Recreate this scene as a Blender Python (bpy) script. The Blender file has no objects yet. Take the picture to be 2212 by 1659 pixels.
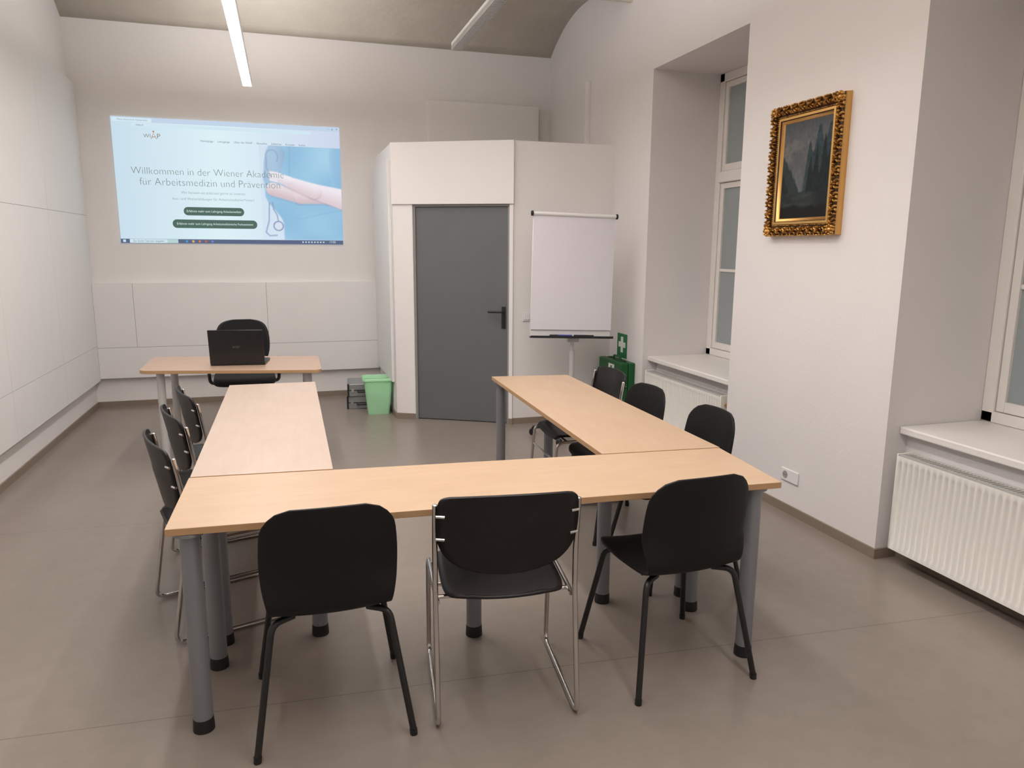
import bpy, bmesh, math, random
from mathutils import Vector, Matrix
random.seed(4)
C=bpy.context.scene.collection
pi=math.pi
# ------------------------------------------------------------------ helpers
def srgb(r,g,b):
    def c(v):
        v/=255.
        return v/12.92 if v<=.04045 else ((v+.055)/1.055)**2.4
    return (c(r),c(g),c(b),1)
def mat(name,col,rough=.5,metal=0,noise=0,nscale=8,bump=0,bscale=60,emit=None,estr=0,spec=None,stretch=None,trans=0,alpha=1,coat=0):
    m=bpy.data.materials.new(name);m.use_nodes=True
    nt=m.node_tree;b=nt.nodes['Principled BSDF']
    b.inputs['Base Color'].default_value=col;b.inputs['Roughness'].default_value=rough;b.inputs['Metallic'].default_value=metal
    if spec is not None:b.inputs['Specular IOR Level'].default_value=spec
    if trans:b.inputs['Transmission Weight'].default_value=trans
    if alpha<1:b.inputs['Alpha'].default_value=alpha
    if coat:b.inputs['Coat Weight'].default_value=coat
    if emit:
        b.inputs['Emission Color'].default_value=emit;b.inputs['Emission Strength'].default_value=estr
    if noise or bump:
        tc=nt.nodes.new('ShaderNodeTexCoord');mp=nt.nodes.new('ShaderNodeMapping')
        nt.links.new(tc.outputs['Object'],mp.inputs[0])
        if stretch:mp.inputs['Scale'].default_value=stretch
    if noise:
        n=nt.nodes.new('ShaderNodeTexNoise');n.inputs['Scale'].default_value=nscale;n.inputs['Detail'].default_value=6
        nt.links.new(mp.outputs[0],n.inputs['Vector'])
        r=nt.nodes.new('ShaderNodeValToRGB')
        r.color_ramp.elements[0].position=.3;r.color_ramp.elements[1].position=.7
        r.color_ramp.elements[0].color=tuple(c*(1-noise) for c in col[:3])+(1,)
        r.color_ramp.elements[1].color=tuple(min(1,c*(1+noise)) for c in col[:3])+(1,)
        nt.links.new(n.outputs['Fac'],r.inputs[0]);nt.links.new(r.outputs[0],b.inputs['Base Color'])
    if bump:
        n2=nt.nodes.new('ShaderNodeTexNoise');n2.inputs['Scale'].default_value=bscale;n2.inputs['Detail'].default_value=4
        nt.links.new(mp.outputs[0],n2.inputs['Vector'])
        bp=nt.nodes.new('ShaderNodeBump');bp.inputs['Strength'].default_value=bump;bp.inputs['Distance'].default_value=.01
        nt.links.new(n2.outputs['Fac'],bp.inputs['Height']);nt.links.new(bp.outputs[0],b.inputs['Normal'])
    return m
def emat(name,col,s=1.0):
    m=bpy.data.materials.new(name);m.use_nodes=True;nt=m.node_tree
    b=nt.nodes['Principled BSDF'];b.inputs['Base Color'].default_value=(0.02,0.02,0.02,1);b.inputs['Roughness'].default_value=1
    b.inputs['Specular IOR Level'].default_value=0
    b.inputs['Emission Color'].default_value=col;b.inputs['Emission Strength'].default_value=s
    return m
def link(o,parent=None):
    C.objects.link(o)
    if parent:o.parent=parent
    return o
def obj(name,bm,m,parent=None,bevel=0,bseg=2,loc=(0,0,0),rot=(0,0,0),angle=35,label=None,sub=0):
    bmesh.ops.recalc_face_normals(bm,faces=bm.faces)
    me=bpy.data.meshes.new(name);bm.to_mesh(me);bm.free()
    for p in me.polygons:p.use_smooth=True
    me.set_sharp_from_angle(angle=math.radians(angle))
    if isinstance(m,(list,tuple)):
        for k in m:me.materials.append(k)
    else:me.materials.append(m)
    o=bpy.data.objects.new(name,me);o.location=loc;o.rotation_euler=rot;link(o,parent)
    if bevel:
        b=o.modifiers.new('bevel','BEVEL');b.width=bevel;b.segments=bseg;b.limit_method='ANGLE';b.angle_limit=math.radians(40)
    if sub:
        s=o.modifiers.new('sub','SUBSURF');s.levels=sub;s.render_levels=sub
    if label:o['label']=label
    return o
def structure(o):
    o['kind']='structure';return o
def thing(name,label,cat,loc=(0,0,0),rz=0,group=None):
    e=bpy.data.objects.new(name,None);e.empty_display_size=.1;e.location=loc;e.rotation_euler=(0,0,rz)
    C.objects.link(e);e['label']=label;e['category']=cat
    if group:e['group']=group
    return e
def box(bm,x0,x1,y0,y1,z0,z1,mi=0):
    vs=[bm.verts.new((x,y,z)) for z in (z0,z1) for y in (y0,y1) for x in (x0,x1)]
    for f in ((0,1,3,2),(4,6,7,5),(0,4,5,1),(2,3,7,6),(0,2,6,4),(1,5,7,3)):
        bm.faces.new([vs[i] for i in f]).material_index=mi
def B(*a):
    bm=bmesh.new()
    for t in a:box(bm,*t)
    return bm
def prism(bm,pts,z0,z1,mi=0):
    a=[bm.verts.new((p[0],p[1],z0)) for p in pts];b=[bm.verts.new((p[0],p[1],z1)) for p in pts]
    n=len(pts);bm.faces.new(a[::-1]).material_index=mi;bm.faces.new(b).material_index=mi
    for i in range(n):bm.faces.new((a[i],a[(i+1)%n],b[(i+1)%n],b[i])).material_index=mi
def cyl(bm,p0,p1,r0,r1=None,n=24,mi=0):
    if r1 is None:r1=r0
    p0=Vector(p0);p1=Vector(p1);d=(p1-p0).normalized()
    u=d.orthogonal().normalized();v=d.cross(u)
    A=[];Bq=[]
    for i in range(n):
        a=2*pi*i/n;q=u*math.cos(a)+v*math.sin(a)
        A.append(bm.verts.new(p0+q*r0));Bq.append(bm.verts.new(p1+q*r1))
    bm.faces.new(A[::-1]).material_index=mi;bm.faces.new(Bq).material_index=mi
    for i in range(n):bm.faces.new((A[i],A[(i+1)%n],Bq[(i+1)%n],Bq[i])).material_index=mi
def fillet(pts,rad,seg=6):
    P=[Vector(p) for p in pts];out=[P[0]]
    for i in range(1,len(P)-1):
        a,b,c=P[i-1],P[i],P[i+1];d1=(a-b);d2=(c-b);r=min(rad,d1.length*.45,d2.length*.45)
        s=b+d1.normalized()*r;e=b+d2.normalized()*r
        for k in range(seg+1):
            t=k/seg;out.append((1-t)**2*s+2*t*(1-t)*b+t*t*e)
    out.append(P[-1]);return out
def sweep(bm,pts,r,n=10,mi=0):
    P=[Vector(p) for p in pts];rings=[];prev=None
    for i,p in enumerate(P):
        t=(P[min(i+1,len(P)-1)]-P[max(i-1,0)]).normalized()
        if prev is None:u=t.orthogonal().normalized()
        else:
            u=prev-t*prev.dot(t);u.normalize()
        prev=u;v=t.cross(u)
        rr=r[i] if isinstance(r,(list,tuple)) else r
        rings.append([bm.verts.new(p+(u*math.cos(2*pi*k/n)+v*math.sin(2*pi*k/n))*rr) for k in range(n)])
    for a,b in zip(rings,rings[1:]):
        for k in range(n):bm.faces.new((a[k],a[(k+1)%n],b[(k+1)%n],b[k])).material_index=mi
    bm.faces.new(rings[0][::-1]);bm.faces.new(rings[-1])
def rrect(x0,x1,y0,y1,r,n=6):
    out=[]
    for cx,cy,a0 in ((x1-r,y1-r,0),(x0+r,y1-r,pi/2),(x0+r,y0+r,pi),(x1-r,y0+r,1.5*pi)):
        for k in range(n+1):
            a=a0+pi/2*k/n;out.append((cx+r*math.cos(a),cy+r*math.sin(a)))
    return out
def blob(bm,c,s,rot=0,axis='Y',seg=10,mi=0):
    M=Matrix.Translation(c)@Matrix.Rotation(rot,4,axis)@Matrix.Diagonal((s[0],s[1],s[2],1))
    r=bmesh.ops.create_uvsphere(bm,u_segments=seg,v_segments=max(6,seg//2+2),radius=1,matrix=M)
    if mi:
        for v in r['verts']:
            for f in v.link_faces:f.material_index=mi
def text(name,body,m,parent,cx,y,z,width,hscale=1,rot=(pi/2,0,0),ext=.0004,thin=0):
    cu=bpy.data.curves.new(name,'FONT');cu.body=body;cu.align_x='CENTER';cu.align_y='CENTER';cu.extrude=ext;cu.resolution_u=3;cu.offset=-thin
    o=bpy.data.objects.new(name,cu);C.objects.link(o)
    dg=bpy.context.evaluated_depsgraph_get();me=bpy.data.meshes.new_from_object(o.evaluated_get(dg))
    bpy.data.objects.remove(o)
    xs=[v.co.x for v in me.vertices];w=max(xs)-min(xs);s=width/w
    for v in me.vertices:v.co.x*=s;v.co.y*=s*hscale
    me.materials.clear();me.materials.append(m)
    me.name=name
    o=bpy.data.objects.new(name,me);o.location=(cx,y,z);o.rotation_euler=rot;link(o,parent);return o
def copy_tree(root,loc,rz,label=None):
    n=root.copy();C.objects.link(n);n.location=loc;n.rotation_euler=(0,0,rz)
    if label:n['label']=label
    def rec(a,b):
        for ch in a.children:
            k=ch.copy();C.objects.link(k);k.parent=b;k.matrix_parent_inverse=ch.matrix_parent_inverse.copy();rec(ch,k)
    rec(root,n);return n

# ------------------------------------------------------------------ materials
M_wall=mat('wall_paint',(.795,.765,.752,1),.9,noise=.012,nscale=2,bump=.12,bscale=90)
M_wallR=mat('wall_paint_right',(.775,.738,.735,1),.9,noise=.015,nscale=1.5,bump=.12,bscale=70)
M_panel=mat('acoustic_panel_white',(.785,.768,.762,1),.85,noise=.012,nscale=3,bump=.08,bscale=150)
M_booth=mat('booth_paint',(.82,.79,.78,1),.8,noise=.01,nscale=2,bump=.05)
M_ceil=mat('vault_plaster',(.67,.62,.54,1),.95,noise=.05,nscale=3,bump=.35,bscale=16)
M_base=mat('baseboard_vinyl',srgb(136,121,108),.5)
M_gap=mat('shadow_gap',(.16,.15,.14,1),.9)
M_grey=mat('door_grey',srgb(103,105,108),.45,noise=.03,nscale=4)
M_doorfr=mat('door_frame_grey',srgb(150,148,146),.5)
M_blk=mat('black_plastic',(.009,.0085,.009,1),.5,bump=.05,bscale=300,spec=.25)
M_blkmet=mat('black_steel',(.010,.010,.011,1),.4)
M_blkwood=mat('black_stained_plywood',(.012,.010,.010,1),.42,noise=.3,nscale=6,stretch=(1,12,1),spec=.35)
M_chrome=mat('chrome',(.62,.60,.58,1),.16,metal=1)
M_leg=mat('table_leg_silver',(.25,.255,.275,1),.42,metal=.3)
M_legl=mat('desk_leg_grey',(.55,.54,.53,1),.4)
M_foot=mat('rubber_foot',(.01,.01,.011,1),.6)
M_winfr=mat('window_frame_paint',(.80,.76,.72,1),.45)
M_sill=mat('sill_paint',(.80,.76,.73,1),.4)
M_rad=mat('radiator_enamel',(.86,.83,.78,1),.3)
M_radg=mat('radiator_grille',(.50,.49,.47,1),.4)
M_paper=mat('paper',(.74,.71,.77,1),.8)
M_white=mat('white_plastic',(.80,.78,.78,1),.45)
M_alu=mat('aluminium',(.33,.34,.35,1),.42,metal=.6)
M_green=mat('first_aid_green',srgb(8,86,38),.4)
M_greenw=mat('sign_green',srgb(20,118,68),.5)
M_crossw=mat('cross_white',(.8,.85,.8,1),.5)
M_brass=mat('brass',(.6,.4,.12,1),.3,metal=1)
M_blue=mat('marker_blue',(.03,.05,.3,1),.4)
M_fabric=mat('black_fabric',(.010,.010,.011,1),.9,bump=.3,bscale=300)

def wood(name,c1,c2,axis,rough=.36):
    m=bpy.data.materials.new(name);m.use_nodes=True;nt=m.node_tree;b=nt.nodes['Principled BSDF']
    tc=nt.nodes.new('ShaderNodeTexCoord');mp=nt.nodes.new('ShaderNodeMapping');nt.links.new(tc.outputs['Object'],mp.inputs[0])
    mp.inputs['Scale'].default_value=(1,9,1) if axis=='x' else (9,1,1)
    n=nt.nodes.new('ShaderNodeTexNoise');n.inputs['Scale'].default_value=4;n.inputs['Detail'].default_value=9;n.inputs['Distortion'].default_value=.4
    nt.links.new(mp.outputs[0],n.inputs['Vector'])
    n2=nt.nodes.new('ShaderNodeTexNoise');n2.inputs['Scale'].default_value=7;n2.inputs['Detail'].default_value=4
    mp2=nt.nodes.new('ShaderNodeMapping');mp2.inputs['Scale'].default_value=(.7,1.4,1) if axis=='x' else (1.4,.7,1)
    nt.links.new(tc.outputs['Object'],mp2.inputs[0]);nt.links.new(mp2.outputs[0],n2.inputs['Vector'])
    mx=nt.nodes.new('ShaderNodeMath');mx.operation='ADD';nt.links.new(n.outputs['Fac'],mx.inputs[0]);nt.links.new(n2.outputs['Fac'],mx.inputs[1])
    mh=nt.nodes.new('ShaderNodeMath');mh.operation='MULTIPLY';mh.inputs[1].default_value=.5;nt.links.new(mx.outputs[0],mh.inputs[0])
    r=nt.nodes.new('ShaderNodeValToRGB');r.color_ramp.elements[0].position=.32;r.color_ramp.elements[1].position=.66
    r.color_ramp.elements[0].color=c1;r.color_ramp.elements[1].color=c2
    nt.links.new(mh.outputs[0],r.inputs[0]);nt.links.new(r.outputs[0],b.inputs['Base Color']);b.inputs['Roughness'].default_value=rough
    b.inputs['Specular IOR Level'].default_value=.45
    return m
M_woodx=wood('maple_laminate_crosswise',(.53,.36,.232,1),(.585,.41,.272,1),'x')
M_woody=wood('maple_laminate_lengthwise',(.52,.352,.23,1),(.57,.398,.268,1),'y')
M_woodl=wood('maple_laminate_projection_lit',(.53,.40,.32,1),(.575,.445,.36,1),'y')  # same maple, paler and pinker: reflected projection light painted into the colour
M_woodd=wood('desk_laminate',(.47,.32,.235,1),(.52,.365,.275,1),'x')
M_edge=mat('maple_edge_band',(.50,.30,.155,1),.45)
# floor
M_floor=bpy.data.materials.new('linoleum_floor');M_floor.use_nodes=True
nt=M_floor.node_tree;b=nt.nodes['Principled BSDF'];tc=nt.nodes.new('ShaderNodeTexCoord')
n=nt.nodes.new('ShaderNodeTexNoise');n.inputs['Scale'].default_value=1.3;n.inputs['Detail'].default_value=8;nt.links.new(tc.outputs['Object'],n.inputs['Vector'])
r=nt.nodes.new('ShaderNodeValToRGB');r.color_ramp.elements[0].position=.3;r.color_ramp.elements[1].position=.7
r.color_ramp.elements[0].color=(.288,.240,.205,1);r.color_ramp.elements[1].color=(.325,.272,.235,1);nt.links.new(n.outputs['Fac'],r.inputs[0])
sx=nt.nodes.new('ShaderNodeSeparateXYZ');nt.links.new(tc.outputs['Object'],sx.inputs[0])
def mth(op,a,bv=None,c=None):
    k=nt.nodes.new('ShaderNodeMath');k.operation=op
    for i,v in enumerate((a,bv,c)):
        if v is None:continue
        if isinstance(v,(int,float)):k.inputs[i].default_value=v
        else:nt.links.new(v,k.inputs[i])
    return k.outputs[0]
yy=mth('ADD',sx.outputs[1],mth('MULTIPLY',sx.outputs[0],.06))
a=mth('ABSOLUTE',mth('SUBTRACT',mth('MODULO',mth('ADD',yy,10-2.53+1),2.0),1.0))
seam=mth('LESS_THAN',a,.003)
mix=nt.nodes.new('ShaderNodeMixRGB');nt.links.new(mth('MULTIPLY',seam,.45),mix.inputs[0]);nt.links.new(r.outputs[0],mix.inputs[1]);mix.inputs[2].default_value=(.1,.08,.065,1)
n3=nt.nodes.new('ShaderNodeTexNoise');n3.inputs['Scale'].default_value=11;n3.inputs['Detail'].default_value=10;n3.inputs['Roughness'].default_value=.75;nt.links.new(tc.outputs['Object'],n3.inputs['Vector'])
mix2=nt.nodes.new('ShaderNodeMixRGB');mix2.blend_type='MULTIPLY';mix2.inputs[0].default_value=.3;nt.links.new(mix.outputs[0],mix2.inputs[1]);nt.links.new(n3.outputs['Fac'],mix2.inputs[2])
nt.links.new(mix2.outputs[0],b.inputs['Base Color']);b.inputs['Roughness'].default_value=.3
# glass: opaque grey panes with a faint glow added to the colour
M_glass=mat('night_window_glass_glow',srgb(148,155,156),.2,noise=.05,nscale=1.5,emit=srgb(150,165,168),estr=.03)

# ------------------------------------------------------------------ room shell
XL,XR,YB,YF=-1.87,2.94,8.2,-1.6
structure(obj('floor',B((XL-.1,3.8,YF-.1,YB+.1,-.1,0)),M_floor))
structure(obj('wall_back',B((XL-.1,3.8,YB,YB+.15,0,4.2)),M_wall))
structure(obj('wall_left',B((XL-.15,XL,YF,YB,0,4.2)),M_wall))
structure(obj('wall_front',B((XL-.1,3.8,YF-.15,YF,0,4.2)),M_wall))
N1=(4.41,5.72);N2=(1.66,2.97);ZT=3.05
structure(obj('wall_right',B((XR,3.8,N1[1],YB,0,4.2),(XR,3.8,N2[1],N1[0],0,4.2),(XR,3.8,YF,N2[0],0,4.2),
   (XR,3.8,N1[0],N1[1],ZT,4.2),(XR,3.8,N2[0],N2[1],ZT,4.2),
   (3.08,3.8,N1[0],N1[1],0,.66),(3.08,3.8,N2[0],N2[1],0,.68)),M_wallR))
# vaulted ceiling
bm=bmesh.new()
bay=2.03;rows=[]
ys=[];y=YB
while y>YF-.2:
    for k in range(24):
        s=-1+2*k/24;ys.append((y-bay*k/24,3.69+.29*(1-abs(s)**2.3)))
    y-=bay
rows=[[bm.verts.new((x,p[0],p[1])) for x in (XL-.1,0.5,XR+.02)] for p in ys]
for a_,b_ in zip(rows,rows[1:]):
    for k in range(2):bm.faces.new((a_[k],a_[k+1],b_[k+1],b_[k]))
o=structure(obj('ceiling',bm,M_ceil,angle=60));sd=o.modifiers.new('s','SOLIDIFY');sd.thickness=.1;sd.offset=1
for i in (1,2,3):
    structure(obj('trim_%d'%(20+i),B((XL,XR,YB-i*bay-.02,YB-i*bay+.02,3.68,3.72)),M_ceil))
# left wall acoustic panels
bm=bmesh.new();g=.0013
ycols=[8.2,6.95,5.7,4.45,3.2,1.95,.7,-.55,-1.6]
for y1,y0 in zip(ycols,ycols[1:]):
    for z0,z1 in ((.28,.63),(.63,1.90),(1.90,3.12)):
        box(bm,XL,-1.81,y0+g,y1-g,z0+g,z1-g)
structure(obj('trim_1',bm,M_panel))
structure(obj('trim_5',B((XL,-1.8125,YF,YB,.285,3.115)),M_gap))
# back wall dado
bm=bmesh.new();g=.0016
for x0,x1,z0,z1 in ((-1.81,.97,.30,.61),(-1.81,-1.45,.61,1.25),(-1.45,-.19,.61,1.25),(-.19,.97,.61,1.25)):
    box(bm,x0+g,x1-g,8.13,YB,z0+g,z1-g)
structure(obj('trim_2',bm,M_panel))
structure(obj('trim_6',B((-1.81,.97,8.1325,YB,.305,1.245)),M_gap))
# shallow boxing and conduit above booth
structure(obj('trim_3',B((1.54,2.79,8.14,YB,2.4,3.16)),M_booth,bevel=.004))
structure(obj('trim_7',B((2.90,XR,7.02,7.07,2.54,3.21)),M_booth,bevel=.003))
# booth
A=(.97,6.92);rzb=-math.atan2(.54,.99);L=1.128
bm=bmesh.new();prism(bm,[(.97,8.2),(.97,6.93),(1.03,6.985),(1.995,6.455),(1.97,6.40),(2.94,6.40),(2.94,8.2)],0,2.54)
structure(obj('wall_booth',bm,M_booth))
structure(obj('wall_booth_front',B((0,.19,0,.08,0,2.0),(1.093,L,0,.08,0,2.0),(-.004,L+.006,-.016,.10,2.0,2.54)),M_booth,loc=(A[0],A[1],0),rot=(0,0,rzb),bevel=.002))
d=structure(obj('door_1',B((.208,1.076,.035,.075,.006,1.978)),M_grey,loc=(A[0],A[1],0),rot=(0,0,rzb),bevel=.003))
structure(obj('trim_8',B((.190,.208,.02,.08,0,2.0),(1.076,1.093,.02,.08,0,2.0),(.208,1.076,.02,.08,1.98,2.0)),M_doorfr,loc=(A[0],A[1],0),rot=(0,0,rzb)))
bm=bmesh.new();box(bm,1.018,1.055,.024,.036,.89,1.09);cyl(bm,(1.036,.03,1.045),(1.036,-.03,1.045),.010)
sweep(bm,fillet([(1.036,-.012,1.045),(1.036,-.04,1.045),(.905,-.04,1.045)],.02),.0095)
cyl(bm,(1.036,.022,.955),(1.036,.028,.955),.012)
obj('door_handle',bm,M_blkmet,parent=d,bevel=.003,label='black lever door handle')
# booth side panel (dado of the back wall carried round)
structure(obj('trim_9',B((.94,.97,7.0,8.13,.34,2.40)),M_panel,bevel=.003))
# baseboards
structure(obj('baseboard_left',B((XL,XL+.012,YF,YB,0,.055)),M_base))
structure(obj('baseboard_back',B((XL+.012,.97,YB-.012,YB,0,.055)),M_base))
structure(obj('baseboard_right',B((XR-.012,XR,5.72,6.388,0,.055),(XR-.012,XR,2.958,4.422,0,.055),(XR,3.08,2.958,2.97,0,.055),(3.068,3.08,N2[0],2.958,0,.055),(3.068,3.08,N1[0],N1[1],0,.055),(XR-.012,XR,YF,1.66,0,.055)),M_base))
structure(obj('baseboard_booth',B((1.97,XR,6.388,6.40,0,.055)),M_base))
structure(obj('baseboard_booth_front',B((-.002,.19,-.012,0,0,.055),(1.093,L,-.012,0,0,.055)),M_base,loc=(A[0],A[1],0),rot=(0,0,rzb)))
structure(obj('baseboard_booth_side',B((.958,.97,6.92,8.188,0,.055)),M_base))
# windows
def window(name,y0,y1,zs):
    xw=3.56
    f=structure(obj(name,B((xw,xw+.10,y0,y0+.07,zs,ZT),(xw,xw+.10,y1-.07,y1,zs,ZT),(xw,xw+.10,y0,y1,ZT-.07,ZT),(xw,xw+.10,y0,y1,zs,zs+.06),
        (xw-.015,xw+.09,y0+.07,y1-.07,2.17,2.26)),M_winfr,bevel=.006))
    ym=(y0+y1)/2
    for ya,yb in ((y0+.07,ym),(ym,y1-.07)):
        for za,zb,bar in ((zs+.06,2.17,1.44),(2.26,ZT-.07,None)):
            w=.05;bm=B((xw+.012,xw+.055,ya+.003,ya+w,za+.003,zb-.003),(xw+.012,xw+.055,yb-w,yb-.003,za+.003,zb-.003),
              (xw+.012,xw+.055,ya+w,yb-w,za+.003,za+w+.01),(xw+.012,xw+.055,ya+w,yb-w,zb-w,zb-.003))
            if bar:box(bm,xw+.018,xw+.05,ya+w,yb-w,bar-.013,bar+.013)
            obj('sash',bm,M_winfr,parent=f,bevel=.004)
            obj('pane',B((xw+.03,xw+.036,ya+w-.005,yb-w+.005,za+w,zb-w+.005)),M_glass,parent=f)
    bm=B((xw-.012,xw+.012,ym-.01,ym+.01,zs+.45,zs+.60));cyl(bm,(xw-.01,ym,1.24),(xw-.05,ym,1.24),.008);cyl(bm,(xw-.05,ym,1.25),(xw-.05,ym,1.14),.009)
    obj('window_latch',bm,M_winfr,parent=f)
    return f
window('window_1',N1[0],N1[1],.70);window('window_2',N2[0],N2[1],.72)
structure(obj('trim_10',B((2.985,3.66,N1[0]+.003,N1[1]-.003,.66,.70)),M_sill,bevel=.008,bseg=3))
structure(obj('trim_11',B((3.02,3.66,N2[0]+.003,N2[1]-.003,.68,.72)),M_sill,bevel=.008,bseg=3))
structure(obj('wall_outside',B((3.8,3.85,YF,YB,0,4.2)),M_gap))

# ------------------------------------------------------------------ radiators
def radiator(loc,W,H,label,valve):
    r=thing('radiator',label,'radiator',loc,-pi/2,'panel radiators under the windows')
    bm=bmesh.new();n=int(W/.034);st=W/n
    prof=[]
    for i in range(n):
        x=-W/2+i*st
        for dx,dd in ((0,0),(.28,.001),(.42,.008),(.60,.009),(.80,.008),(.94,.001)):prof.append((x+dx*st,dd))
    prof.append((W/2,0))
    zs=[.0,.028,.04,H-.04,H-.028,H];
    R=[]
    for j,z in enumerate(zs):
        R.append([bm.verts.new((p[0],-.012+(p[1] if 2<=j<=3 else 0),z)) for p in prof])
    for a_,b_ in zip(R,R[1:]):
        for k in range(len(prof)-1):bm.faces.new((a_[k],a_[k+1],b_[k+1],b_[k]))
    box(bm,-W/2,W/2,0.0,.018,0,H)
    box(bm,-W/2,W/2,.055,.075,0,H)
    obj('panel',bm,M_rad,parent=r,loc=(0,0,.09),angle=70)
    bm=bmesh.new();box(bm,-W/2+.01,W/2-.01,.0,.07,H+.082,H+.088)
    k=int(W/.02)
    for i in range(k):
        x=-W/2+.02+i*(W-.04)/(k-1);box(bm,x-.003,x+.003,.002,.068,H+.088,H+.096)
    box(bm,-W/2,W/2,-.004,.003,H+.08,H+.099);box(bm,-W/2,W/2,.067,.074,H+.08,H+.099)
    obj('top_grille',bm,M_radg,parent=r)
    for s in (-1,1):
        obj('side_cover',B((s*W/2-.004,s*W/2+.004,-.014,.078,.088,H+.1)),M_rad,parent=r,bevel=.003)
        obj('wall_bracket',B((s*W*.36-.02,s*W*.36+.02,.07,.118,.2,H+.02)),M_rad,parent=r)
    if valve:
        bm=bmesh.new();x=W/2+.004;cyl(bm,(x,.03,H+.03),(x+.03,.03,H+.03),.012);cyl(bm,(x+.02,.03,H+.03),(x+.055,.03,H+.03),.019)
        obj('valve',bm,M_brass,parent=r,bevel=.003)
    return r
radiator((2.95,5.07,0),1.16,.49,'white ribbed panel radiator with a brass valve, under the tall window',True)
radiator((2.96,2.30,0),1.18,.50,'large white ribbed panel radiator with a grey top grille',False)

# ------------------------------------------------------------------ tables
def table(name,label,corners,legs,mwood,legr=.032,rad=0,legmat=M_leg,z1=.74,th=.024):
    cx=sum(p[0] for p in corners)/4;cy=sum(p[1] for p in corners)/4
    t=thing(name,label,'table',(cx,cy,0),0,'conference tables' if name=='conference_table' else None)
    P=[Vector((p[0]-cx,p[1]-cy,0)) for p in corners]
    if rad:
        out=[]
        for i in range(4):
            a_,b_,c_=P[i-1],P[i],P[(i+1)%4];s=b_+(a_-b_).normalized()*rad;e=b_+(c_-b_).normalized()*rad
            for k in range(8):
                q=k/7;out.append((1-q)**2*s+2*q*(1-q)*b_+q*q*e)
        P=out
    bm=bmesh.new();prism(bm,[(p.x,p.y) for p in P],z1-th,z1)
    bm.normal_update()
    for f in bm.faces:
        if abs(f.normal.z)<.5:f.material_index=1
    obj('tabletop',bm,[mwood,M_edge],parent=t,bevel=.0015)
    for lx,ly in legs:
        bm=bmesh.new();cyl(bm,(0,0,.045),(0,0,z1-th),legr,n=32)
        cyl(bm,(0,0,z1-th-.012),(0,0,z1-th-.001),legr+.018,n=32)
        l=obj('leg',bm,legmat,parent=t,loc=(lx-cx,ly-cy,0))
        bm=bmesh.new();cyl(bm,(0,0,0),(0,0,.012),legr+.003,n=32);cyl(bm,(0,0,.012),(0,0,.046),legr+.003,legr+.001,n=32)
        obj('foot',bm,M_foot,parent=l,label='black rubber foot cap')
    return t
table('conference_table','maple table with grey tubular legs, joining the two side tables',[(-.40,2.415),(1.79,2.29),(1.835,2.79),(-.39,2.965)],
   [(-.335,2.46),(-.315,2.85),(.70,2.81),(1.71,2.35),(1.70,2.75)],M_woodx)
table('conference_table','long maple table with grey tubular legs, chrome-framed chairs along it',[(-.387,2.975),(.15,2.935),(.16,4.96),(-.372,4.97)],
   [(-.305,3.03),(.075,3.0),(-.29,4.88),(.08,4.88)],M_woodl)
table('conference_table','long maple table with grey tubular legs, standing near the radiator',[(1.285,2.845),(1.842,2.80),(1.875,4.78),(1.34,4.85)],
   [(1.345,2.93),(1.735,2.885),(1.39,4.79),(1.73,4.75)],M_woody)
table('desk','small wooden desk with rounded corners carrying a laptop',[(-1.03,5.72),(.225,5.44),(.235,6.17),(-1.04,6.42)],
   [(-.90,5.80),(.13,5.57),(-.88,6.33),(.13,6.09)],M_woodd,legr=.028,rad=.07,legmat=M_legl)

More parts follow.
